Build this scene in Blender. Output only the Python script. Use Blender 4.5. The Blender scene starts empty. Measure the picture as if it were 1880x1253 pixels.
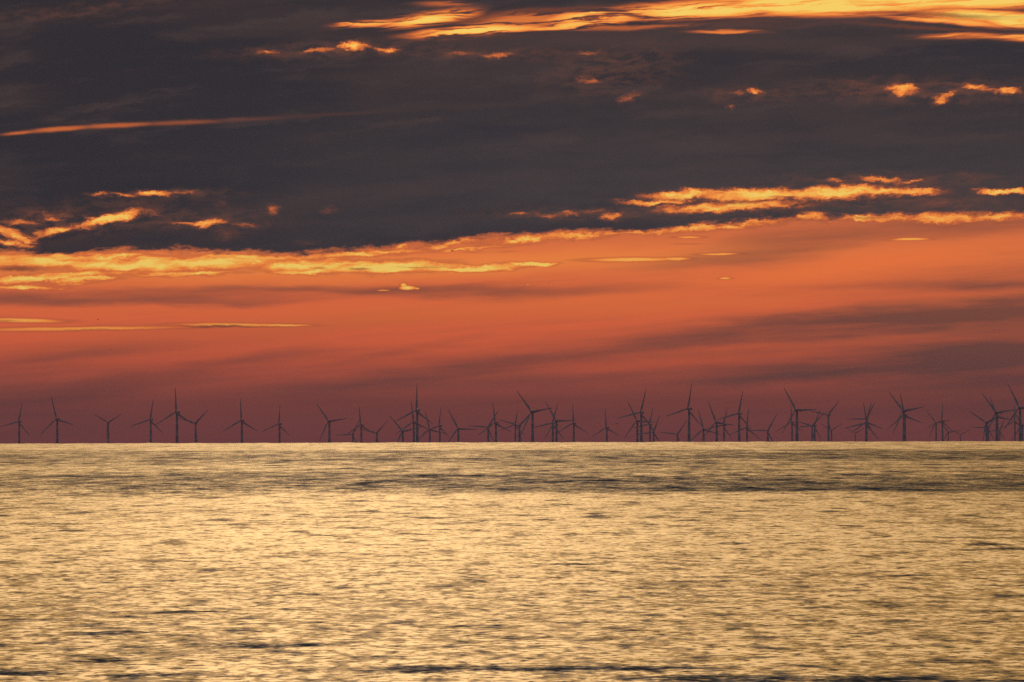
import bpy, bmesh, math, random
from mathutils import Vector, Matrix
random.seed(4)
C = bpy.context.scene.collection
S = bpy.context.scene

# ------------------------------------------------------------------ place constants
FOV = math.radians(6.0)
PX = 2 * math.tan(FOV / 2) / 1880.0        # angle of one photo pixel
CAMZ = 4.0                                  # eye height above the sea
RE = 7.43e6                                 # earth radius with refraction
DIP = math.sqrt(2 * CAMZ / RE)              # dip of the sea horizon
HY0, HYS = 815.2, -0.00235                  # horizon line of the photo (slightly tilted)
def hor(x): return HY0 + HYS * x
def sea_z(d): return -d * d / (2 * RE)
def lin(r, g, b):
    f = lambda c: (c / 255.0 / 12.92) if c / 255.0 <= 0.04045 else ((c / 255.0 + 0.055) / 1.055) ** 2.4
    return (f(r), f(g), f(b), 1.0)

# ------------------------------------------------------------------ node helper
class NT:
    def __init__(self, nt): self.nt = nt; self.L = nt.links
    def new(self, t): return self.nt.nodes.new(t)
    def put(self, sock, v):
        if v is None: return
        if isinstance(v, bpy.types.NodeSocket): self.L.new(v, sock)
        else:
            try: sock.default_value = v
            except Exception: sock.default_value = (v, v, v)
    def m(self, op, a, b=None, c=None, clamp=False):
        n = self.new('ShaderNodeMath'); n.operation = op; n.use_clamp = clamp
        for i, v in enumerate((a, b, c)): self.put(n.inputs[i], v)
        return n.outputs[0]
    def vm(self, op, a, b=None, scale=None):
        n = self.new('ShaderNodeVectorMath'); n.operation = op
        self.put(n.inputs[0], a)
        if b is not None: self.put(n.inputs[1], b)
        if scale is not None: self.put(n.inputs['Scale'], scale)
        return n.outputs['Value'] if op in ('LENGTH', 'DOT_PRODUCT') else n.outputs[0]
    def comb(self, x, y, z=0.0):
        n = self.new('ShaderNodeCombineXYZ')
        for i, v in enumerate((x, y, z)): self.put(n.inputs[i], v)
        return n.outputs[0]
    def sep(self, v):
        n = self.new('ShaderNodeSeparateXYZ'); self.put(n.inputs[0], v); return n.outputs
    def mr(self, v, a, b, c=0.0, d=1.0, kind='SMOOTHSTEP'):
        n = self.new('ShaderNodeMapRange'); n.interpolation_type = kind; n.clamp = True
        for i, q in enumerate((v, a, b, c, d)): self.put(n.inputs[i], q)
        return n.outputs[0]
    def noise(self, vec, scale=1.0, detail=3.0, rough=0.5, dist=0.0, dims='2D', color=False):
        n = self.new('ShaderNodeTexNoise'); n.noise_dimensions = dims
        self.put(n.inputs['Vector'], vec); self.put(n.inputs['Scale'], scale)
        n.inputs['Detail'].default_value = detail; n.inputs['Roughness'].default_value = rough
        self.put(n.inputs['Distortion'], dist)
        return n.outputs['Color'] if color else n.outputs[0]
    def sepc(self, c):
        n = self.new('ShaderNodeSeparateColor'); self.put(n.inputs[0], c); return n.outputs
    def warp(self, c, ax, ay):
        r, g, b = self.sepc(c)
        return self.comb(self.m('MULTIPLY_ADD', r, ax, -ax / 2), self.m('MULTIPLY_ADD', g, ay, -ay / 2))
    def cscale(self, c, f):
        n = self.new('ShaderNodeMix'); n.data_type = 'RGBA'; n.clamp_factor = False
        n.inputs[6].default_value = (0, 0, 0, 1); self.put(n.inputs[0], f); self.put(n.inputs[7], c); return n.outputs[2]
    def mapping(self, vec, loc=(0, 0, 0), rot=0.0, scale=(1, 1, 1), kind='TEXTURE'):
        n = self.new('ShaderNodeMapping'); n.vector_type = kind
        self.put(n.inputs[0], vec); n.inputs['Location'].default_value = loc
        n.inputs['Rotation'].default_value = (0, 0, rot); n.inputs['Scale'].default_value = scale
        return n.outputs[0]
    def mix(self, f, a, b, op='MIX'):
        n = self.new('ShaderNodeMix'); n.data_type = 'RGBA'; n.blend_type = op
        n.clamp_factor = True
        self.put(n.inputs[0], f); self.put(n.inputs[6], a); self.put(n.inputs[7], b)
        return n.outputs[2]
    def ramp(self, f, stops, interp='LINEAR'):
        n = self.new('ShaderNodeValToRGB'); r = n.color_ramp; r.interpolation = interp
        while len(r.elements) < len(stops): r.elements.new(0.5)
        for e, (p, c) in zip(r.elements, stops): e.position = p
        for e, (p, c) in zip(r.elements, stops): e.color = c
        self.put(n.inputs[0], f); return n.outputs[0]
    def curve(self, x, pts, x0, x1, y0, y1):
        """y(x) through pts, by a Float Curve"""
        t = self.mr(x, x0, x1, 0, 1, 'LINEAR')
        n = self.new('ShaderNodeFloatCurve'); cu = n.mapping.curves[0]
        q = [((a - x0) / (x1 - x0), (b - y0) / (y1 - y0)) for a, b in pts]
        while len(cu.points) < len(q): cu.points.new(0.5, 0.5)
        for p, (a, b) in zip(cu.points, q): p.location = (a, b)
        n.mapping.update(); self.put(n.inputs['Value'], t)
        return self.m('MULTIPLY_ADD', n.outputs[0], y1 - y0, y0)
    def chain(self, P, feats, inner, outer, op, pad):
        # the running value rides in the z of the coordinate vector, so the blobs are worked out one after another
        Q = self.vm('MULTIPLY', P, (1, 1, 0))
        for f in feats:
            cx, cy, a, b, tilt, w = f
            v = self.mapping(Q, (cx, cy, 0), math.radians(tilt), (a, b, 1e9))
            q = self.mr(self.vm('LENGTH', v), outer, inner, 0.0, w)
            Q = self.vm(op, Q, self.comb(pad, pad, q))
        return self.sep(Q)[2]
    def union(self, P, feats, inner=0.15, outer=1.25): return self.chain(P, feats, inner, outer, 'MAXIMUM', -1e9)
    def total(self, P, feats, inner=0.0, outer=1.6): return self.chain(P, feats, inner, outer, 'ADD', 0.0)

# ------------------------------------------------------------------ sky (world)
SUN_EL, SUN_AZ = math.radians(6.5), (650 - 940) * PX
W = bpy.data.worlds.new("World"); S.world = W; W.use_nodes = True
W.node_tree.nodes.clear()
T = NT(W.node_tree)
tc = T.new('ShaderNodeTexCoord').outputs['Generated']
dx, dy, dz = T.sep(tc)
az = T.m('ARCTAN2', dx, dy)
el = T.m('ARCSINE', dz)
X = T.m('MULTIPLY_ADD', az, 1 / PX, 940.0)
Yh = T.m('MULTIPLY_ADD', X, HYS, HY0)
Y = T.m('SUBTRACT', Yh, T.m('MULTIPLY', T.m('ADD', el, DIP), 1 / PX))
P = T.comb(X, Y)

# ragged edges: two warps of the cloud coordinates
nA = T.noise(T.mapping(P, scale=(64, 28, 1)), 1.0, 6.0, 0.76, color=True)
wA = T.warp(nA, 62, 27)
PA = T.vm('ADD', P, wA)                       # cumulus rims
nB = T.noise(T.mapping(P, loc=(300, 90, 0), scale=(190, 30, 1)), 1.0, 4.0, 0.55, color=True)
wB = T.warp(nB, 60, 26)
PB = T.vm('ADD', P, wB)                       # long soft streaks
YA = T.sep(PA)[1]

# --- low afterglow between the deck and the horizon
low = T.ramp(T.mr(Y, 400, 830, 0, 1, 'LINEAR'), [
    (0.00, lin(206, 106, 66)), (0.16, lin(238, 122, 66)), (0.30, lin(230, 110, 64)),
    (0.42, lin(234, 108, 64)), (0.52, lin(228, 103, 63)), (0.62, lin(212, 95, 63)),
    (0.72, lin(182, 87, 66)), (0.84, lin(160, 80, 67)), (0.93, lin(152, 76, 69)), (1.0, lin(138, 71, 74))])
dark = T.total(PB, [
    (150, 547, 380, 15, 0, .70), (520, 531, 300, 10, 0, .60), (60, 552, 200, 12, 0, .25), (330, 555, 330, 8, -1, .3),
    (860, 537, 300, 13, 1, .60), (1120, 530, 240, 11, -1, .40), (1340, 478, 210, 15, -5, .55),
    (1480, 440, 260, 22, -8, .60), (1790, 420, 220, 18, -5, .50), (1730, 524, 240, 9, -1, .40), (1840, 510, 120, 18, -4, .30),
    (1540, 588, 460, 22, -4, .50), (1800, 580, 240, 30, -5, .35), (1180, 640, 380, 20, -9, .55), (860, 672, 320, 22, -9, .45), (1480, 620, 260, 10, -4, .30),
    (330, 690, 300, 20, -8, .35), (60, 660, 220, 22, -6, .35), (1700, 660, 380, 28, -4, .50), (1380, 692, 360, 18, -2, .40),
    (1720, 630, 470, 120, -4, .52), (1900, 640, 240, 130, 0, .30), (1880, 720, 260, 70, 0, .30), (460, 655, 240, 12, -9, .30), (200, 640, 160, 9, -8, .2),
    (620, 704, 300, 14, -6, .40), (20, 740, 220, 60, 0, .40), (980, 700, 240, 13, -4, .40), (760, 640, 200, 9, -10, .25)])
lite = T.total(PB, [
    (700, 580, 420, 26, -4, .50), (1020, 568, 380, 22, -3, .60), (1480, 502, 300, 22, -5, .75), (1700, 470, 240, 18, -7, .55),
    (1330, 556, 260, 13, -5, .50), (250, 622, 280, 18, -8, .40), (1750, 552, 200, 8, -5, .25), (320, 572, 260, 9, -1, .35),
    (520, 612, 280, 18, -8, .40), (220, 706, 190, 20, -11, .45), (1050, 658, 300, 8, -6, .30), (1330, 650, 300, 8, -5, .2),
    (1650, 618, 260, 8, -5, .30), (720, 735, 500, 8, -1, .18), (1180, 735, 380, 8, -2, .18), (560, 725, 200, 5, -4, .3), (1500, 730, 300, 9, -2, .2)])
fine = T.noise(T.mapping(P, loc=(11, 5, 0), rot=math.radians(-4), scale=(420, 26, 1)), 1.0, 4.0, 0.6)
dk = T.m('ADD', dark, T.m('MULTIPLY', T.m('SUBTRACT', fine, 0.52), 0.9))
low = T.mix(T.m('MULTIPLY', dk, .92, clamp=True), low, T.mix(T.mr(Y, 480, 720), lin(138, 80, 62), lin(110, 70, 63)))
low = T.mix(T.m('MULTIPLY', lite, 0.75, clamp=True), low, T.mix(T.mr(Y, 520, 700), lin(246, 122, 62), lin(150, 74, 58)))

amber = T.total(PB, [(250, 492, 560, 30, 0, .8), (850, 488, 420, 24, -2, .6), (1150, 470, 300, 22, -3, .3)])
low = T.mix(T.m('MULTIPLY', amber, .8, clamp=True), low, lin(252, 142, 66))
# --- the dark deck
edge = T.curve(X, [(-2500, 420), (-600, 455), (0, 466), (120, 470), (170, 462), (300, 461), (430, 466), (600, 467),
                   (690, 458), (780, 449), (870, 440), (960, 433), (1060, 428), (1180, 424), (1290, 416), (1400, 408),
                   (1500, 402), (1620, 398), (1760, 396), (1880, 396), (2600, 380), (4400, 330)], -2500, 4400, 200, 600)
tuft = T.noise(T.mapping(P, loc=(8, 2, 0), rot=math.radians(-6), scale=(70, 17, 1)), 1.0, 5.0, 0.62)
dedge = T.m('SUBTRACT', edge, T.m('MULTIPLY_ADD', T.m('SUBTRACT', tuft, .5), -26.0, YA))             # >0 inside the deck
deckm = T.mr(dedge, -4.0, 9.0)
ds = T.noise(T.mapping(PB, loc=(77, 13, 0), rot=math.radians(-3), scale=(560, 70, 1)), 1.0, 4.0, 0.5)
dcol = T.mix(T.mr(X, 100, 1100), lin(47, 47, 52), lin(66, 61, 63))
dcol = T.mix(T.mr(Y, 110, 380), T.mix(0.65, dcol, lin(50, 45, 49)), dcol)
warm = T.total(PB, [(800, 150, 420, 30, -3, .7), (560, 40, 300, 40, 0, .5), (1250, 75, 600, 22, 0, .8), (1500, 90, 260, 20, 3, .5),
                    (420, 5, 260, 10, -3, .6), (900, 192, 240, 10, -3, .45), (1700, 350, 300, 30, 0, .6), (1750, 375, 300, 14, 0, .5)])
dcol = T.mix(T.m('MULTIPLY_ADD', T.m('SUBTRACT', ds, 0.50), 0.9, T.m('MULTIPLY', warm, 0.42), clamp=True), dcol, lin(88, 67, 62))
dcol = T.mix(T.mr(ds, 0.46, 0.26, 0, 0.45), dcol, lin(44, 45, 52))

# --- sun-lit gaps and rims inside the deck
gapA = T.union(PA, [
    (185, 358, 24, 5, 0, .55), (232, 359, 24, 4, 8, .45), (282, 356, 34, 6, 0, .95), (345, 354, 30, 5, 0, .42), (404, 373, 12, 7, 0, .22), (606, 385, 18, 6, 0, .24), (90, 395, 60, 8, 0, .3), (240, 375, 60, 9, 0, .2),
    (205, 402, 62, 9, -13, 1.0), (105, 424, 38, 8, -14, .85), (30, 432, 42, 10, 18, .85), (38, 409, 36, 8, 5, .55),
    (90, 403, 20, 5, 0, .4), (384, 410, 32, 7, -4, .95), (335, 411, 34, 4, 0, .55), (452, 413, 26, 5, 4, .42),
    (500, 385, 12, 10, 0, .36), (276, 388, 22, 6, 18, .35), (24, 448, 44, 7, 10, .7), (415, 432, 30, 12, 0, .24), (560, 444, 30, 6, 0, .18),
    (500, 96, 22, 5, 0, .55), (588, 94, 32, 6, -5, .6), (650, 84, 22, 8, 4, .95), (708, 91, 34, 5, 0, .6),
    (908, 101, 44, 6, 0, .46), (845, 98, 44, 6, 0, .3), (1078, 147, 22, 6, 0, .52), (1160, 178, 24, 8, -20, .40), (1085, 98, 34, 6, 0, .32),
    (1385, 169, 18, 7, 0, .55), (1356, 172, 9, 7, 0, .3), (1343, 197, 10, 6, 0, .32), (1220, 100, 20, 5, 0, .15),
    (1656, 166, 30, 11, 0, .9), (1735, 182, 26, 8, -22, .6), (1790, 161, 40, 6, 6, .72), (1850, 168, 24, 6, 0, .7), (1575, 155, 30, 6, 0, .2),
    (1198, 371, 60, 6, 0, .85), (1262, 358, 80, 9, -2, 1.0), (1390, 358, 110, 12, -1, 1.0), (1330, 380, 130, 10, -3, .9),
    (1540, 354, 140, 12, -2, 1.0), (1650, 350, 80, 8, 2, .8), (1460, 378, 60, 6, 0, .4), (1845, 353, 56, 6, 0, .95), (1720, 372, 50, 12, 0, .25),
    (1538, 332, 14, 5, 0, .55), (1618, 330, 40, 6, 2, .7), (1665, 336, 24, 5, -10, .5), (1790, 325, 60, 5, 0, .2),
    (1122, 397, 24, 7, 0, .62), (1050, 392, 26, 5, 0, .5), (1000, 395, 28, 5, 0, .42), (955, 392, 16, 4, 0, .42), (1090, 388, 30, 4, 0, .3),
    (1490, 398, 36, 8, 0, .75), (1630, 402, 70, 7, 0, .75), (1735, 402, 70, 12, 0, .78), (1830, 398, 80, 10, 0, .72), (1390, 408, 100, 6, -4, .6),
    (1275, 420, 110, 7, -4, .8), (1050, 433, 80, 8, -2, .75), (960, 440, 70, 8, -4, .85), (820, 443, 60, 4, -2, .4)], inner=0.0, outer=1.75)
rim = T.m('MULTIPLY', T.mr(T.m('ABSOLUTE', T.m('ADD', dedge, 3.0)), 9.0, 1.0), T.mr(T.noise(T.mapping(P, loc=(5, 9, 0), scale=(110, 600, 1)), 1.0, 3.0), 0.38, 0.64, 0.05, 0.85))
streak = T.union(T.vm('ADD', P, T.vm('SCALE', wA, scale=0.16)), [
    (38, 245, 60, 5.5, -6, .48), (110, 238, 110, 7.5, -4.5, .50), (215, 231, 130, 8, -3, .46), (330, 226, 150, 8, -2.4, .36), (430, 221, 170, 7, -2.8, .26), (600, 211, 220, 6, -3, .18),
    (40, 589, 118, 6.5, 1, .80), (140, 604, 320, 6, -.8, .72), (430, 597, 175, 5.4, .4, .74), (520, 597.5, 80, 3, .8, .82),
    (1160, 477, 125, 6, -.6, .84), (1240, 476, 44, 5, 0, .8), (1320, 467, 58, 3.2, -1, .78), (1266, 436, 40, 3.2, 0, .74),
    (1672, 440, 56, 4, -1, .82), (1331, 511, 18, 3, 0, .82), (1470, 461, 22, 1.8, 0, .4), (748, 529, 22, 6, 0, 1.0), (742, 524, 9, 6, 0, .9), (765, 530, 8, 3, 0, .8),
    (704, 533, 18, 2, 0, .75), (970, 523, 5, 2.4, 0, .7), (1012, 523, 5, 2.4, 0, .6), (1260, 448, 40, 2, 0, .35), (900, 463, 60, 2, -1, .6)])
# --- the yellow fair-weather streaks below the deck
yel = T.union(T.vm('ADD', PB, T.vm('SCALE', wA, scale=0.55)), [
    (60, 480, 150, 13, 0, .95), (300, 484, 300, 12, 0, 1.0), (90, 508, 170, 8, -3, .9), (40, 526, 80, 5, 0, .85), (160, 514, 80, 7, -2, .9),
    (330, 503, 120, 6, 0, .75), (560, 488, 110, 12, -1, 1.0), (700, 492, 140, 12, -2, 1.0), (850, 491, 130, 7, -1, 1.0), (965, 487, 50, 6, 0, 1.0),
    (650, 470, 120, 6, -3, .8), (740, 461, 90, 4, -3, .7), (870, 453, 100, 4, -4, .6), (450, 474, 160, 7, 0, .75), (560, 500, 80, 6, 0, .8), (170, 472, 160, 7, 0, .8), (250, 495, 260, 12, 0, .35)], inner=0.1, outer=1.6)
yt = T.noise(T.mapping(PA, loc=(40, 70, 0), rot=math.radians(-4), scale=(70, 10, 1)), 1.0, 3.0, 0.6)
yel = T.m('MULTIPLY_ADD', T.m('SUBTRACT', yt, .45), T.mr(yel, .05, .4, 0, 1.1), T.m('MULTIPLY', yel, 1.0), clamp=True)
# --- the bright band along the top of the frame
topb = T.union(T.vm('ADD', P, T.vm('SCALE', wB, scale=0.6)), [
    (680, 42, 90, 8, -5, .85), (790, 34, 100, 16, -8, 1.0), (880, 58, 150, 11, -4, 1.0), (960, 38, 140, 22, -2, .55), (1060, 46, 150, 7, -5, .9),
    (810, 8, 70, 8, 0, .45), (1130, 28, 170, 15, -5, 1.0), (1300, 18, 230, 20, -2, 1.05), (1500, 10, 260, 23, 0, 1.15), (1720, 2, 300, 20, 0, 1.15), (1340, 57, 90, 5, 0, .60),
    (1830, 34, 190, 15, 3, 1.0), (1740, 42, 150, 6, 5, .8), (1860, 44, 80, 10, 4, 1.0), (1800, 69, 150, 9, 1, .70), (1870, 70, 80, 9, 0, .8), (1150, 50, 190, 6, -2, .45),
    (1250, 45, 560, 16, -1, .22), (1000, 52, 380, 20, -3, .22)], inner=0.2, outer=1.5)
tt = T.noise(T.mapping(PB, loc=(9, 3, 0), rot=math.radians(-3.5), scale=(170, 8, 1)), 1.0, 5.0, 0.6)
topb = T.m('MULTIPLY', topb, T.mr(tt, 0.33, 0.54, T.mr(X, 1150, 1450, .30, .66), 1.0))
at = T.noise(T.mapping(PA, loc=(3, 21, 0), rot=math.radians(-5), scale=(40, 11, 1)), 1.0, 6.0, 0.68)
gap0 = T.m('MAXIMUM', gapA, T.m('MULTIPLY', rim, T.mr(X, -300, 500, .5, .8)))
gap = T.m('MULTIPLY_ADD', T.m('SUBTRACT', at, .49), T.mr(gap0, .04, .45, 0, 1.3), T.m('MULTIPLY', gap0, .98), clamp=True)
bright = T.m('MAXIMUM', T.m('MAXIMUM', gap, streak), T.m('MAXIMUM', yel, topb))
# dark slivers lying in the bright parts
sliver = T.union(T.vm('ADD', P, T.vm('SCALE', wA, scale=0.4)), [
    (30, 494, 62, 5, 0, .9), (410, 600, 90, 2.6, .2, .9), (160, 606, 80, 1.6, 0, .5), (10, 590, 30, 2, 0, .5), (585, 492, 20, 3, -4, .5), (662, 494, 24, 3, 0, .7), (780, 491, 60, 2, 0, .5),
    (1180, 40, 40, 2, -3, .6), (1000, 20, 130, 5, -4, .9), (870, 38, 60, 6, -5, .7), (1730, 29, 130, 6, 3, .8), (1700, 52, 160, 4, 4, .7), (1360, 372, 60, 4, -2, .75), (1480, 374, 36, 4, 0, .7), (1285, 372, 26, 3, 0, .6), (1440, 362, 40, 2.4, 0, .5), (1240, 366, 40, 2, 0, .5), (1790, 394, 30, 4, 0, .7), (1600, 401, 40, 2.5, 0, .6), (1850, 54, 60, 4, 0, .8), (1790, 30, 110, 2, 2, .5)])
bcol = T.ramp(bright, [(0.0, lin(96, 66, 58)), (0.25, lin(140, 80, 58)), (0.48, lin(222, 112, 56)),
                       (0.68, lin(255, 150, 68)), (0.88, lin(255, 188, 84)), (1.0, lin(255, 212, 104))])
ds2 = T.noise(T.mapping(PA, loc=(61, 33, 0), rot=math.radians(-5), scale=(210, 30, 1)), 1.0, 5.0, 0.58)
dcol = T.mix(T.mr(ds2, .50, .74, 0, T.mr(Y, 200, 330, .46, .22)), dcol, lin(80, 65, 64))
dcol = T.mix(T.mr(ds2, .48, .28, 0, .26), dcol, lin(44, 46, 53))
wisp = T.total(PA, [(1700, 168, 240, 24, 0, .75), (620, 90, 200, 16, -3, .7), (1130, 130, 130, 44, -8, .55), (130, 405, 200, 34, -4, .6), (390, 405, 130, 24, 0, .5), (1060, 392, 170, 11, 0, .7),
    (1620, 332, 220, 14, 0, .7), (1370, 175, 80, 16, 0, .6), (900, 100, 160, 12, 0, .6), (330, 357, 120, 10, 0, .5), (1720, 375, 160, 14, 0, .6), (150, 20, 200, 14, -6, .4), (1350, 385, 260, 14, -3, .6)])
dcol = T.mix(T.m('MULTIPLY', wisp, T.mr(at, .36, .66, 0, .85), clamp=True), dcol, lin(120, 76, 60))
dcol = T.mix(T.mr(gap0, .02, .8, 0, .55), dcol, lin(118, 74, 60))
skyc = T.mix(deckm, low, dcol)
skyc = T.mix(T.mr(bright, 0.0, 0.72), skyc, bcol)
skyc = T.mix(T.m('MULTIPLY', sliver, 0.85), skyc, lin(118, 66, 50))

# --- above the picture: the sun's glow behind broken cloud, then the clear dusk sky
elev = T.m('MULTIPLY', el, 180 / math.pi)
daz = T.m('ABSOLUTE', T.m('SUBTRACT', az, SUN_AZ))
adeg = T.m('MULTIPLY', daz, 180 / math.pi)
glow_az = T.m('POWER', 2.718, T.m('MULTIPLY', T.m('POWER', T.m('DIVIDE', adeg, 2.1), 2.0), -1.0))
wide_az = T.mr(adeg, 120, 5, 0.0, 1.0)
gl_el = T.ramp(T.mr(elev, 2.6, 60, 0, 1, 'LINEAR'), [
    (0.0, (1.12, .74, .29, 1)), (0.07, (1.22, .84, .38, 1)), (0.17, (.95, .62, .32, 1)), (0.28, (.66, .44, .27, 1)), (0.42, (.40, .28, .23, 1)), (0.64, (.17, .15, .17, 1)), (1.0, (.07, .075, .10, 1))])
gk = T.m('ADD', T.m('MULTIPLY', glow_az, 0.68), T.m('MULTIPLY_ADD', wide_az, 0.15, 0.05))
upn = T.noise(T.mapping(T.comb(az, el), scale=(.16, .035, 1)), 1.0, 4.0, 0.55)
glow = T.cscale(gl_el, T.m('MULTIPLY', gk, T.mr(upn, .3, .7, .75, 1.25)))
sky = T.new('ShaderNodeTexSky'); sky.sky_type = 'NISHITA'; sky.sun_disc = False
sky.sun_elevation = SUN_EL; sky.sun_rotation = SUN_AZ; sky.air_density = 2.0; sky.dust_density = 3.0
nish = T.cscale(sky.outputs[0], T.mr(elev, 3, 20, 0.005, 0.03))
upper = T.mix(1.0, glow, nish, 'ADD')
upper = T.mix(T.mr(adeg, 30, 110), upper, T.mix(1.0, upper, (.050, .062, .095, 1), 'ADD'))
lift = T.curve(X, [(-3000, -60), (0, -120), (450, -70), (640, -12), (900, -8), (1200, -6), (1880, -8), (4500, -30)], -3000, 4500, -200, 50)
upm = T.mr(T.m('SUBTRACT', lift, Y), -4, 60)
side = T.mr(adeg, 8, 60)
skyc = T.mix(side, skyc, T.mix(T.mr(elev, 0, 8), lin(96, 76, 84), lin(92, 92, 110)))
final = T.mix(upm, skyc, upper)
bg = T.new('ShaderNodeBackground'); T.put(bg.inputs[0], final); bg.inputs[1].default_value = 1.0
out = T.new('ShaderNodeOutputWorld'); T.L.new(bg.outputs[0], out.inputs[0])
W.cycles.sampling_method = 'MANUAL'; W.cycles.sample_map_resolution = 1024

# ------------------------------------------------------------------ sun
sl = bpy.data.lights.new('sun', 'SUN'); sl.energy = 0.02; sl.angle = math.radians(12); sl.color = (1.0, .68, .36)
so = bpy.data.objects.new('sun', sl); C.objects.link(so)
sd = Vector((math.sin(SUN_AZ) * math.cos(SUN_EL), math.cos(SUN_AZ) * math.cos(SUN_EL), math.sin(SUN_EL)))
so.rotation_euler = sd.to_track_quat('Z', 'Y').to_euler()

# ------------------------------------------------------------------ materials
def mat(name):
    m = bpy.data.materials.new(name); m.use_nodes = True
    t = NT(m.node_tree); b = m.node_tree.nodes['Principled BSDF']
    return m, t, b
def paint(name, col, rough=0.45, scale=0.6):
    m, t, b = mat(name)
    p = t.new('ShaderNodeTexCoord').outputs['Object']
    n = t.noise(t.mapping(p, scale=(1, 1, 6)), scale, 4.0, 0.6, dims='3D')
    c = t.mix(t.mr(n, .35, .75, 0, .35), col, tuple(0.72 * k for k in col[:3]) + (1,))
    t.put(b.inputs['Base Color'], c); b.inputs['Roughness'].default_value = rough
    return m
M_tower = paint('weathered_grey_paint', (.38, .42, .48, 1))
M_blade = paint('blade_gelcoat', (.46, .46, .47, 1), .4, .3)
M_gull = paint('dark_plumage', (.10, .095, .09, 1), .8, 6)

# sea -----------------------------------------------------------------------------
M_sea, t, b = mat('sea_water')
pos = t.new('ShaderNodeNewGeometry')
p = pos.outputs['Position']; gN = pos.outputs['Normal']
px_, py_, pz_ = t.sep(p)
flat = t.comb(px_, py_)
dist = t.vm('LENGTH', flat)
# wave groups: ripple, chop, swell and wind streaks (all in metres)
# ripples and crest lines of five sizes, long along the wind (towards the shore)
def waves(sx_, sy_, loc, rot, det=2.0, rough=.55, color=False):
    return t.noise(t.mapping(flat, loc=(loc, loc * .7, 0), rot=math.radians(rot), scale=(sx_, sy_, 1)), 1.0, det, rough, color=color)
rip = waves(.27, .95, 0, 0, 4, .62, color=True)
chop = waves(.85, 4.0, 31, .5, 4, .6, color=True)
w3 = waves(2.0, 16, 57, -.3, 4, .6); w4 = waves(5.0, 60, 83, .2, 4, .6); w5 = waves(14, 220, 11, 0, 4, .6)
swell = waves(3.0, 7, 3, -2, 3)
far = waves(60, 260, 40, .3, 4)
vast = t.noise(t.mapping(flat, loc=(40, 900, 0), rot=math.radians(1), scale=(1600, 260, 1)), 1.0, 3.0, .5)
rx, ry, rz = t.sepc(rip); cx, cy, cz = t.sepc(chop)
# slicks of calmer water lying across the view
dw = t.m('MULTIPLY', dist, t.m('MULTIPLY_ADD', t.m('SUBTRACT', vast, .5), .12, t.m('MULTIPLY_ADD', t.m('SUBTRACT', w5, .5), .08, 1.0)))
slick = t.curve(t.m('LOGARITHM', dw, 10.0), [(2.0, 0), (2.60, 0.0), (2.78, .02), (2.81, .10), (2.835, .62), (2.9, .72), (2.96, .62), (3.0, .40), (3.08, .30), (3.16, .55),
    (3.25, .62), (3.33, .50), (3.37, .50), (3.40, .08), (3.6, 0.0), (4.7, 0)], 2.0, 4.7, -1, 1)
slick = t.m('MULTIPLY', slick, t.mr(t.m('DIVIDE', px_, dist), -.05, .04, .60, .84))
A = lambda n_, k, q: t.m('MULTIPLY_ADD', t.m('SUBTRACT', n_, .5), k, q)
k3 = t.mr(dist, 180, 480, .25, 1); k4 = t.mr(dist, 420, 1000, .12, 1); k5 = t.mr(dist, 900, 2200, .1, 1)   # longer groups further out
s = A(ry, .22, .098)
s = A(cy, .15, s)
s = A(w3, t.m('MULTIPLY', k3, .12), s)
s = A(w4, t.m('MULTIPLY', k4, .12), s)
# the short steep faces of the ripples, seen as thin dark lines
for n_, k_ in ((ry, .12), (cy, .07), (w3, .08), (w4, .07)):
    q_ = t.mr(n_, .57, .74, 0, k_)
    if n_ is w3: q_ = t.m('MULTIPLY', q_, k3)
    if n_ is w4: q_ = t.m('MULTIPLY', q_, k4)
    s = t.m('ADD', s, q_)
s = A(w5, t.m('MULTIPLY', k5, .14), s)
s = A(swell, .05, s)
s = A(far, .07, s)
s = t.m('MAXIMUM', s, 0.02)
s = t.m('MULTIPLY', s, t.m('MULTIPLY_ADD', slick, t.m('MULTIPLY_ADD', w4, 1.6, .7), 1.0))   # ruffled lanes look darker
# a few steeper little wave fronts near the shore, turned to the dark upper sky
def spot(x, y, hw, hh):
    de = (y - hor(x)) * PX + DIP; d = CAMZ / de
    for _ in range(8): d = CAMZ / (de - d / (2 * RE))
    d2 = CAMZ / (de - hh * PX - d / (2 * RE))
    return ((x - 940) * PX * d, d, hw * PX * d, d2 - d, 0.0, 1.0)
fr = [spot(*q) for q in ((470, 1185, 85, 5), (560, 1183, 50, 4), (210, 1163, 90, 4), (180, 1212, 70, 5), (250, 1240, 90, 4), (950, 1226, 260, 5), (740, 1232, 110, 7),
      (1200, 1229, 120, 5), (1330, 1247, 260, 9), (1600, 1249, 230, 8), (1815, 1000, 36, 3), (1862, 1008, 36, 3), (1345, 998, 36, 2.4), (1780, 1213, 70, 5), (1050, 1036, 60, 1.8),
      (60, 1236, 60, 4), (330, 1124, 70, 2), (1660, 1056, 44, 2), (1800, 1250, 150, 6))]
wf = t.comb(A(cz, 1.3, px_), A(swell, 7.0, A(cx, 4.0, py_)))
front = t.union(wf, fr, inner=.2, outer=1.35)
peak = t.m('MULTIPLY', front, t.mr(t.m('ADD', ry, cy), .7, 1.2, .25, 1.0))
peak = t.m('MAXIMUM', peak, t.mr(t.m('MULTIPLY_ADD', t.m('SUBTRACT', cy, .5), .5, swell), .72, .86, 0, .5))
s = t.m('MULTIPLY_ADD', peak, t.m('MULTIPLY_ADD', cz, .22, .10), s)
sx = t.m('MULTIPLY_ADD', t.m('SUBTRACT', cx, .5), .30, t.m('MULTIPLY', t.m('SUBTRACT', rx, .5), .30))
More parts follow.
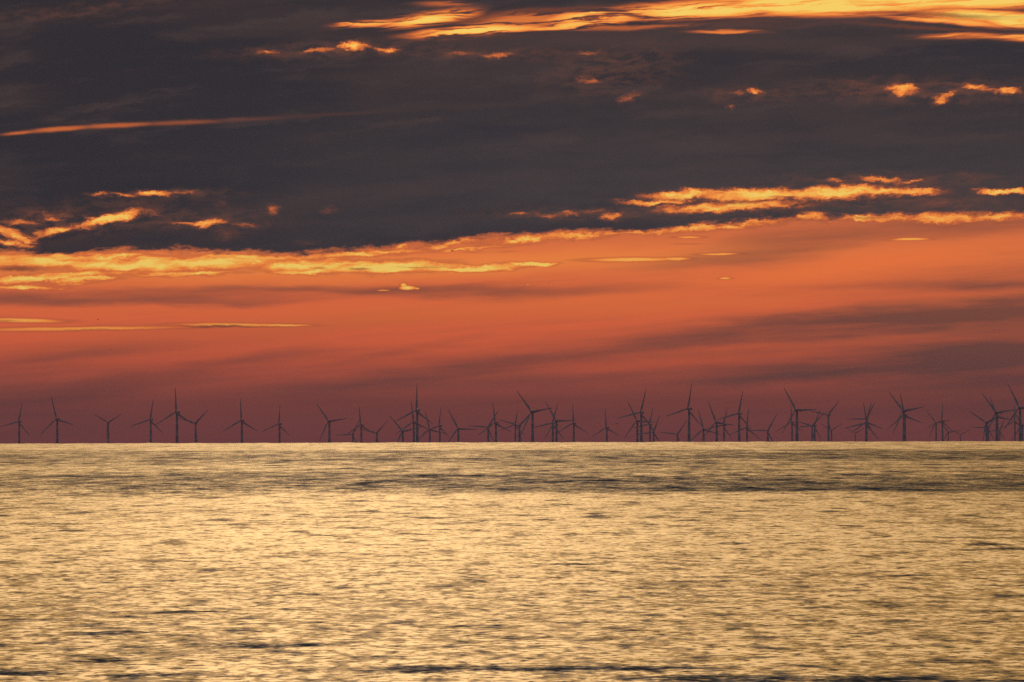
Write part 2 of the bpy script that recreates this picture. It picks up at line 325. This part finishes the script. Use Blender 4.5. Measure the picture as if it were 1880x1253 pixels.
nrm = t.vm('NORMALIZE', t.vm('ADD', gN, t.comb(sx, t.m('MULTIPLY', s, -1.0), 0.0)))
t.put(b.inputs['Normal'], nrm)
b.inputs['Base Color'].default_value = (.014, .022, .030, 1)
b.inputs['Roughness'].default_value = .05
b.inputs['IOR'].default_value = 1.333

from mathutils import noise as mnoise
angs = [math.radians(-4.5 + .03 * k) for k in range(301)]
angs += [math.radians(4.5 + 1.5 * k) for k in range(1, 234)]
SEG = len(angs); verts = [(0, 0, 0)]; faces = []
r = 1.5; nr = 0
while r < 44000:
    amp = .42 * max(0.0, min(1.0, (r - 2500) / 2000)) * max(0.0, min(1.0, (14000 - r) / 3000))      # low swell seen edge-on along the horizon
    for a_ in angs:
        x_, y_ = r * math.sin(a_), r * math.cos(a_)
        verts.append((x_, y_, sea_z(r) + (amp * mnoise.fractal(Vector((x_ / 22, y_ / 400, 3)), .7, 2.0, 4) if amp else 0)))
    b_ = 1 + nr * SEG
    for k in range(SEG):
        k2 = (k + 1) % SEG
        if nr == 0: faces.append((0, b_ + k2, b_ + k))
        else: faces.append((b_ - SEG + k, b_ - SEG + k2, b_ + k2, b_ + k))
    nr += 1; r *= 1.03
me = bpy.data.meshes.new('sea'); me.from_pydata(verts, [], faces); me.materials.append(M_sea)
if me.polygons[len(faces) // 2].normal.z < 0: me.flip_normals()
me.shade_smooth()
sea = bpy.data.objects.new('sea', me); C.objects.link(sea)
sea['kind'] = 'structure'; sea['label'] = 'calm golden sea under the sunset with dark ripple lines'

# ------------------------------------------------------------------ wind turbines
def loft(bm, secs, cap=True):
    rr = [[bm.verts.new(q) for q in s_] for s_ in secs]
    n = len(rr[0])
    for A, B in zip(rr, rr[1:]):
        for k in range(n): bm.faces.new((A[k], A[(k + 1) % n], B[(k + 1) % n], B[k]))
    if cap:
        bm.faces.new(rr[0][::-1]); bm.faces.new(rr[-1])
def mesh(name, bm, m, smooth=True):
    bmesh.ops.recalc_face_normals(bm, faces=bm.faces)
    for f in bm.faces: f.smooth = smooth
    me = bpy.data.meshes.new(name); bm.to_mesh(me); bm.free(); me.materials.append(m); return me
def circ(r, z, n=20): return [(r * math.cos(2 * math.pi * k / n), r * math.sin(2 * math.pi * k / n), z) for k in range(n)]

HUBH, RAD, OVER = 70.0, 45.0, 4.6
bm = bmesh.new()                                    # tapered tubular tower, flanges, base under water
loft(bm, [circ(2.9, -12), circ(2.9, 0), circ(2.75, 6), circ(2.45, 22), circ(2.5, 22.1), circ(2.5, 22.4), circ(2.43, 22.5), circ(2.15, 45), circ(2.2, 45.1), circ(2.2, 45.4),
          circ(2.13, 45.5), circ(1.7, 67.6), circ(1.9, 67.8), circ(1.9, 68.3)])
me_tower = mesh('tower', bm, M_tower)
bm = bmesh.new()                                    # nacelle: rounded box tapering to the rear, vane mast on top
def rrect(w, h, y, zc, n=5, e=.35):
    pts = []
    for (sx_, sz_, a0) in ((1, 1, 0), (-1, 1, 90), (-1, -1, 180), (1, -1, 270)):
        for k in range(n):
            a = math.radians(a0 + 90 * k / (n - 1)); rr_ = e * min(w, h)
            pts.append((sx_ * (w - rr_) + rr_ * math.cos(a), y, zc + sz_ * (h - rr_) + rr_ * math.sin(a)))
    return pts
loft(bm, [rrect(1.2, 1.3, -2.9, 0), rrect(1.75, 1.75, -2.2, 0), rrect(1.9, 1.95, 0, .05), rrect(1.9, 2.0, 4.5, .1), rrect(1.75, 1.8, 7.6, .2), rrect(1.3, 1.4, 8.4, .25)])
for x_ in (-.8, .8):
    loft(bm, [[(x_ + .09 * math.cos(a), 7.2 + .09 * math.sin(a), z_) for a in (0, 1.57, 3.14, 4.71)] for z_ in (1.9, 3.4)])
loft(bm, [[(x_, 7.2 + .5 * math.cos(a), 3.4 + .07 * math.sin(a)) for a in (0, 1.57, 3.14, 4.71)] for x_ in (-.9, .9)])
me_nac = mesh('nacelle', bm, M_tower)
bm = bmesh.new()                                    # spinner
prof = [(.06, -2.6), (.6, -2.45), (1.1, -1.9), (1.45, -1.0), (1.55, 0), (1.5, 1.0), (1.25, 1.6)]
loft(bm, [[(r_ * math.cos(2 * math.pi * k / 18), y_, r_ * math.sin(2 * math.pi * k / 18)) for k in range(18)] for r_, y_ in prof])
me_hub = mesh('rotor_hub', bm, M_tower)
bm = bmesh.new()                                    # blade: round root, wide shoulder, twisted taper, pre-bend towards the wind
secs = []
for (r_, ch, th, tw, off) in ((.9, 1.9, 1.9, 60, 0), (2.2, 1.9, 1.9, 50, 0), (4.0, 2.5, 1.6, 32, .2), (7.0, 3.7, 1.25, 20, .55), (10, 3.9, 1.0, 15, .6), (15, 3.3, .8, 10, .45),
                              (22, 2.6, .6, 6, .3), (30, 2.0, .42, 3, .2), (38, 1.5, .28, 1, .1), (43, 1.05, .18, 0, .05), (45, .3, .08, 0, 0)):
    ring = []
    for k in range(14):
        a = 2 * math.pi * k / 14
        x0 = ch / 2 * math.cos(a) + off; y0 = th / 2 * math.sin(a) * (1.0 if r_ < 3 else (.45 + .55 * (1 + math.cos(a - .6)) / 2))
        ca, sa = math.cos(math.radians(tw)), math.sin(math.radians(tw))
        ring.append((x0 * ca - y0 * sa, x0 * sa + y0 * ca - r_ * math.sin(math.radians(3.0)) - 2.2 * (r_ / 45) ** 2, r_))
    secs.append(ring)
loft(bm, secs)
me_blade = mesh('blade', bm, M_blade)

def child(name, me, par, loc=(0, 0, 0)):
    o = bpy.data.objects.new(name, me); C.objects.link(o); o.parent = par; o.location = loc; return o
def make_turbine():
    root = bpy.data.objects.new('wind_turbine', None); C.objects.link(root); root.empty_display_size = 5
    child('tower', me_tower, root); child('nacelle', me_nac, root, (0, 0, HUBH))
    h = child('rotor_hub', me_hub, root, (0, -OVER, HUBH + .2)); h.rotation_mode = 'YXZ'
    for k in range(3):
        bl = child('blade', me_blade, h); bl.rotation_euler = (0, math.radians(120 * k), 0)
    return root
def copy_turbine(src):
    r_ = src.copy(); C.objects.link(r_)
    for ch in list(src.children):
        c_ = ch.copy(); C.objects.link(c_); c_.parent = r_
        for g in ch.children:
            d_ = g.copy(); C.objects.link(d_); d_.parent = c_
    return r_

# hub x, hub y, blade length (photo pixels), rotor angle, yaw (degrees), label
TURB = [
 (33.8, 774.7, 38, 14, 25, 'dark wind turbine nearest the left edge, one blade reaching left out of frame'),
 (103.4, 770, 42, -14, 25, 'lone wind turbine second from the left edge, top blade leaning left'),
 (197.9, 776.3, 31, 60, 16, 'wind turbine in a Y pose standing alone, third from the left'),
 (275, 771, 39, 11, 24, 'wind turbine with nearly upright top blade just left of the very tall left-hand one'),
 (322.5, 757.5, 47, -1, 28, 'tallest wind turbine of the left third, one blade pointing straight up'),
 (357.7, 777.6, 38, 47, 18, 'short wind turbine close right of the tallest left-hand one, its left blade touching it'),
 (442, 772.8, 41, -1, 24, 'lone wind turbine with one blade straight up, in the open gap left of centre'),
 (510.8, 779.2, 37, 7, 34, 'lone wind turbine seen rather side-on, right of the straight-up one in the open gap'),
 (602.4, 774, 41, -37, 28, 'wind turbine with long blade leaning up left, left of the first small pair'),
 (646.4, 798.6, 31, 28, 15, 'low faint wind turbine with a level left blade, leftmost of a trio left of centre'),
 (661, 781, 37, -4, 30, 'middle and highest wind turbine of the trio left of centre'),
 (690.4, 795.7, 34, 44, 15, 'low faint wind turbine with raised right blade, rightmost of the trio left of centre'),
 (737.9, 792.2, 39, -40, 15, 'low wind turbine with blade leaning up left, just left of the tall pair of towers'),
 (758.3, 775.3, 40, -6, 15, 'shorter wind turbine half hidden behind the tallest one left of centre'),
 (763.4, 754.3, 47, 3, 28, 'very tall wind turbine left of centre with its top blade highest of its cluster'),
 (788, 788.7, 36, -14, 12, 'low wind turbine with dark round hub right beside the tall pair of towers'),
 (805, 782.3, 35, 8, 35, 'slim wind turbine seen side-on, right end of the cluster round the tall pair'),
 (840, 787.5, 40, -27, 15, 'wind turbine standing apart with a level right blade and one leaning up left'),
 (895, 785, 37, 34, 15, 'wind turbine with level left blade, left one of the close pair before the centre giant'),
 (908, 777, 40, -6, 30, 'wind turbine with upright top blade, right one of the close pair before the centre giant'),
 (944.8, 781, 30, 12, 20, 'small faint wind turbine directly left of the dark one beside the centre giant'),
 (952, 782, 39, 46, 18, 'wind turbine with dark nacelle and a long left blade, touching the centre giant'),
 (975, 756.5, 49, -38, 30, 'giant wind turbine at the centre with its long blade sweeping up left'),
 (1013, 778, 40, 18, 24, 'level-left-bladed wind turbine of the crossed pair right of the centre giant'),
 (1020, 772.8, 41, -30, 20, 'level-right-bladed wind turbine of the crossed pair right of the centre giant'),
 (1051.5, 778, 37, 0, 25, 'wind turbine with top blade straight up, next right of the crossed pair'),
 (1112, 785.5, 35, -3, 30, 'small lone wind turbine in the gap beside the low flying bird'),
 (1168.3, 773.3, 40, -26, 24, 'shorter wind turbine close left of the tall one in the doubled towers'),
 (1175, 758, 45, 16, 26, 'tall wind turbine whose tower doubles with a shorter one, right of the low bird'),
 (1190.8, 779.7, 34, 18, 35, 'thin side-on wind turbine just right of the doubled towers'),
 (1198.5, 794.3, 34, 22, 15, 'low wind turbine furthest right in the group with the doubled towers'),
 (1242.5, 798, 33, 37, 15, 'very low wind turbine in a wide V pose left of a tall isolated one'),
 (1262, 751, 47, 12, 36, 'tall isolated wind turbine right of centre with its nacelle pointing right'),
 (1290.4, 788.6, 38, -14, 15, 'faint wind turbine with a right blade drooping towards its neighbour tower'),
 (1313.5, 775.9, 42, -22, 28, 'wind turbine with upper blade leaning left, left one of the pair linked by a blade'),
 (1326.7, 781.3, 36, 18, 35, 'short wind turbine with nacelle pointing right, right one of the pair linked by a blade'),
 (1354.6, 760, 43, 14, 28, 'tall wind turbine with long level left blade, right of the linked pair'),
 (1369.8, 785.8, 37, 7, 20, 'low wind turbine close right of the tall one with the long left blade'),
 (1408.3, 791.3, 36, 31, 15, 'lone low wind turbine with level left blade in the gap before the bridge-like pair'),
 (1451.7, 776.3, 34, 0, 35, 'thin wind turbine just left of the tall one whose blade forms a bridge'),
 (1460, 753.6, 49, -31, 34, 'tall wind turbine whose right blade nearly meets its neighbour like a bridge'),
 (1489.5, 782.4, 33, 46, 20, 'left one of two low wind turbines standing shoulder to shoulder under the bridge of blades'),
 (1493.5, 782, 34, 25, 30, 'right one of two low wind turbines standing shoulder to shoulder under the bridge of blades'),
 (1518.6, 762.7, 37, 43, 28, 'wind turbine with raised V of blades ending the bridge on its right side'),
 (1525.7, 790, 24, 60, 15, 'very faint distant wind turbine just behind the tower ending the bridge'),
 (1569.5, 796, 20, 60, 10, 'tiny ghostly wind turbine low on the horizon left of the many-bladed stack'),
 (1589, 770, 36, 30, 20, 'uppermost hub of three wind turbines lined up as one many-bladed stack'),
 (1588.3, 778, 41, 17, 20, 'wind turbine with the lower left blade in the many-bladed stack of three'),
 (1589.6, 775, 36, -8, 18, 'wind turbine with the top blade leaning left in the many-bladed stack of three'),
 (1656.8, 755, 46, -39, 28, 'nearer wind turbine of two aligned on one thick tower, blades wide to left and right'),
 (1658.7, 763, 42, -10, 28, 'farther wind turbine aligned behind the thick tower, nacelle peeking out below the hub'),
 (1716.6, 776.6, 30, -38, 24, 'wind turbine with short blade up left, left one of the pair whose nacelles touch'),
 (1727.5, 773.4, 34, 5, 35, 'wind turbine with upright blade, right one of the pair whose nacelles touch'),
 (1739, 793.8, 27, -36, 20, 'low faint wind turbine with a level right blade, right of the touching pair'),
 (1762, 799, 20, 60, 10, 'tiny ghostly wind turbine low on the horizon left of the right edge group'),
 (1808.7, 776.6, 38, -56, 26, 'wind turbine with long blade up left, first of the right edge group'),
 (1812.6, 785.7, 31, 30, 20, 'lower wind turbine with level left blade behind the first of the right edge group'),
 (1827, 758, 45, -37, 25, 'tall wind turbine in the right edge group with its right blade reaching for the edge'),
 (1828.5, 765.5, 39, -20, 30, 'wind turbine half hidden behind the tall one of the right edge group'),
 (1833.5, 791, 27, 26, 18, 'faint low wind turbine at the foot of the tall one in the right edge group'),
 (1861, 774, 31, 2, 25, 'thin wind turbine with upright blade beside the tower at the right edge'),
 (1869.6, 748.9, 49, -27, 28, 'tallest wind turbine at the right edge, a blade leaving the frame'),
 (1874.3, 781, 35, -30, 25, 'low wind turbine behind the tall one at the right edge, cut by the frame'),
]
proto = make_turbine()
hs = []
for i, (hx, hy, L, ph, yaw, lab) in enumerate(TURB):
    o = proto if i == 0 else copy_turbine(proto)
    D = RAD / (L * PX)
    e = (hor(hx) - hy) * PX - DIP
    a = (hx - 940) * PX
    ys = math.radians(yaw)
    wx = D * math.tan(a) + OVER * math.sin(ys); wy = D + OVER * math.cos(ys)
    hz = CAMZ + D * math.tan(e)
    zb = sea_z(math.hypot(wx, wy)); H = hz - zb
    hs.append((round(D / 1000, 1), round(H)))
    o.location = (wx, wy, zb); o.rotation_euler = (0, 0, -ys)
    o['label'] = lab; o['category'] = 'wind turbine'; o['group'] = 'wind turbines of the offshore wind farm'
    for ch in o.children:
        if ch.name.startswith('tower'): ch.scale = (1, 1, H / HUBH)
        elif ch.name.startswith('nacelle'): ch.location.z = H
        else:
            ch.location.z = H + .2; ch.rotation_euler = (math.radians(-5), math.radians(ph), 0)
print('HUB HEIGHTS', hs)

# ------------------------------------------------------------------ gulls
def gull_mesh(name, lift, sweep, bend):
    bm = bmesh.new()
    body = [(-.30, .02, .012), (-.22, .06, .03), (-.08, .085, .07), (.06, .085, .08), (.16, .06, .055), (.22, .045, .042), (.27, .035, .032), (.30, .012, .012), (.345, .006, .006)]
    loft(bm, [[(w_ * math.cos(2 * math.pi * k / 10), y_, h_ * math.sin(2 * math.pi * k / 10)) for k in range(10)] for y_, w_, h_ in body])
    for sgn in (-1, 1):
        sec = []
        for (u, ch) in ((.0, .22), (.25, .21), (.5, .17), (.75, .11), (1.0, .02)):
            x_ = sgn * (.03 + .62 * u * math.cos(math.radians(lift)))
            z_ = .03 + .62 * (u * math.sin(math.radians(lift)) - bend * u * u)
            y_ = .04 + sweep * (.10 * min(u, .45) / .45 - .22 * max(0, u - .45))
            sec.append([(x_, y_ + ch / 2 * math.cos(a), z_ + .018 * math.sin(a)) for a in [2 * math.pi * k / 8 for k in range(8)]])
        loft(bm, sec)
    me = mesh(name, bm, M_gull)
    o = bpy.data.objects.new(name, me); C.objects.link(o)
    md = o.modifiers.new('one_skin', 'REMESH'); md.mode = 'VOXEL'; md.voxel_size = .011; md.use_smooth_shade = True
    return o
def place_gull(o, x, y, span_px, yaw, roll, lab):
    D = 1.2 / (span_px * PX)
    o.location = (D * math.tan((x - 940) * PX), D, CAMZ + D * math.tan((hor(x) - y) * PX - DIP))
    o.rotation_euler = (math.radians(8), math.radians(roll), math.radians(yaw))
    o['label'] = lab; o['category'] = 'bird'; o['group'] = 'gulls flying over the sea'
place_gull(gull_mesh('gull', 42, 1, .1), 830.5, 461, 12, 35, 4, 'dark gull with wings raised in a V below the cloud deck')
place_gull(gull_mesh('gull', 25, 1, .3), 180.5, 587, 7, 60, -12, 'small dark gull above the thin streak of cloud on the left')
place_gull(gull_mesh('gull', 8, 1, .55), 1132.6, 778.6, 9, -20, 24, 'gull gliding with arched wings low between the turbines')
place_gull(gull_mesh('gull', 5, 1, .2), 1749, 594, 5, 80, 0, 'tiny distant gull alone in the orange glow on the right')
place_gull(gull_mesh('gull', 5, 1, .2), 204.5, 641.5, 6, 70, 0, 'tiny distant gull low in the red glow on the left')

# ------------------------------------------------------------------ haze
HAZE = 2.5e-5
bm = bmesh.new(); bmesh.ops.create_cube(bm, size=1.0)
for v in bm.verts: v.co = (v.co.x * 92000, v.co.y * 92000, 150 if v.co.z > 0 else -140)
me = bpy.data.meshes.new('haze'); bm.to_mesh(me); bm.free()
hm = bpy.data.materials.new('haze'); hm.use_nodes = True; hm.node_tree.nodes.clear()
t = NT(hm.node_tree)
pv = t.new('ShaderNodeVolumePrincipled'); pv.inputs['Color'].default_value = (.80, .52, .76, 1)
pv.inputs['Density'].default_value = HAZE; pv.inputs['Anisotropy'].default_value = 0.2
ho = t.new('ShaderNodeOutputMaterial'); t.L.new(pv.outputs[0], ho.inputs['Volume'])
me.materials.append(hm)
hz_ = bpy.data.objects.new('haze', me); C.objects.link(hz_); hz_['kind'] = 'stuff'; hz_['label'] = 'thin dusk haze over the sea'
if HAZE <= 0: bpy.data.objects.remove(hz_)

# ------------------------------------------------------------------ camera
cam = bpy.data.cameras.new('camera'); co = bpy.data.objects.new('camera', cam); C.objects.link(co)
cam.sensor_fit = 'HORIZONTAL'; cam.angle = FOV; cam.clip_start = 0.5; cam.clip_end = 200000
yc = hor(940)                                       # horizon height on the middle column
pitch = (yc - 626.5) * PX - DIP
roll = math.atan(HYS)
# image y down: horizon falls to the left in the photo (lower at left), so the camera leans the other way
m = Matrix.Rotation(math.pi / 2 + pitch, 4, 'X') @ Matrix.Rotation(roll, 4, 'Z')
co.matrix_world = Matrix.Translation((0, 0, CAMZ)) @ m
S.camera = co

S.view_settings.view_transform = 'Standard'; S.view_settings.look = 'None'
S.view_settings.exposure = 0; S.view_settings.gamma = 1; S.view_settings.use_curve_mapping = False
S.cycles.use_denoising = False
S.cycles.max_bounces = 4; S.cycles.volume_bounces = 0
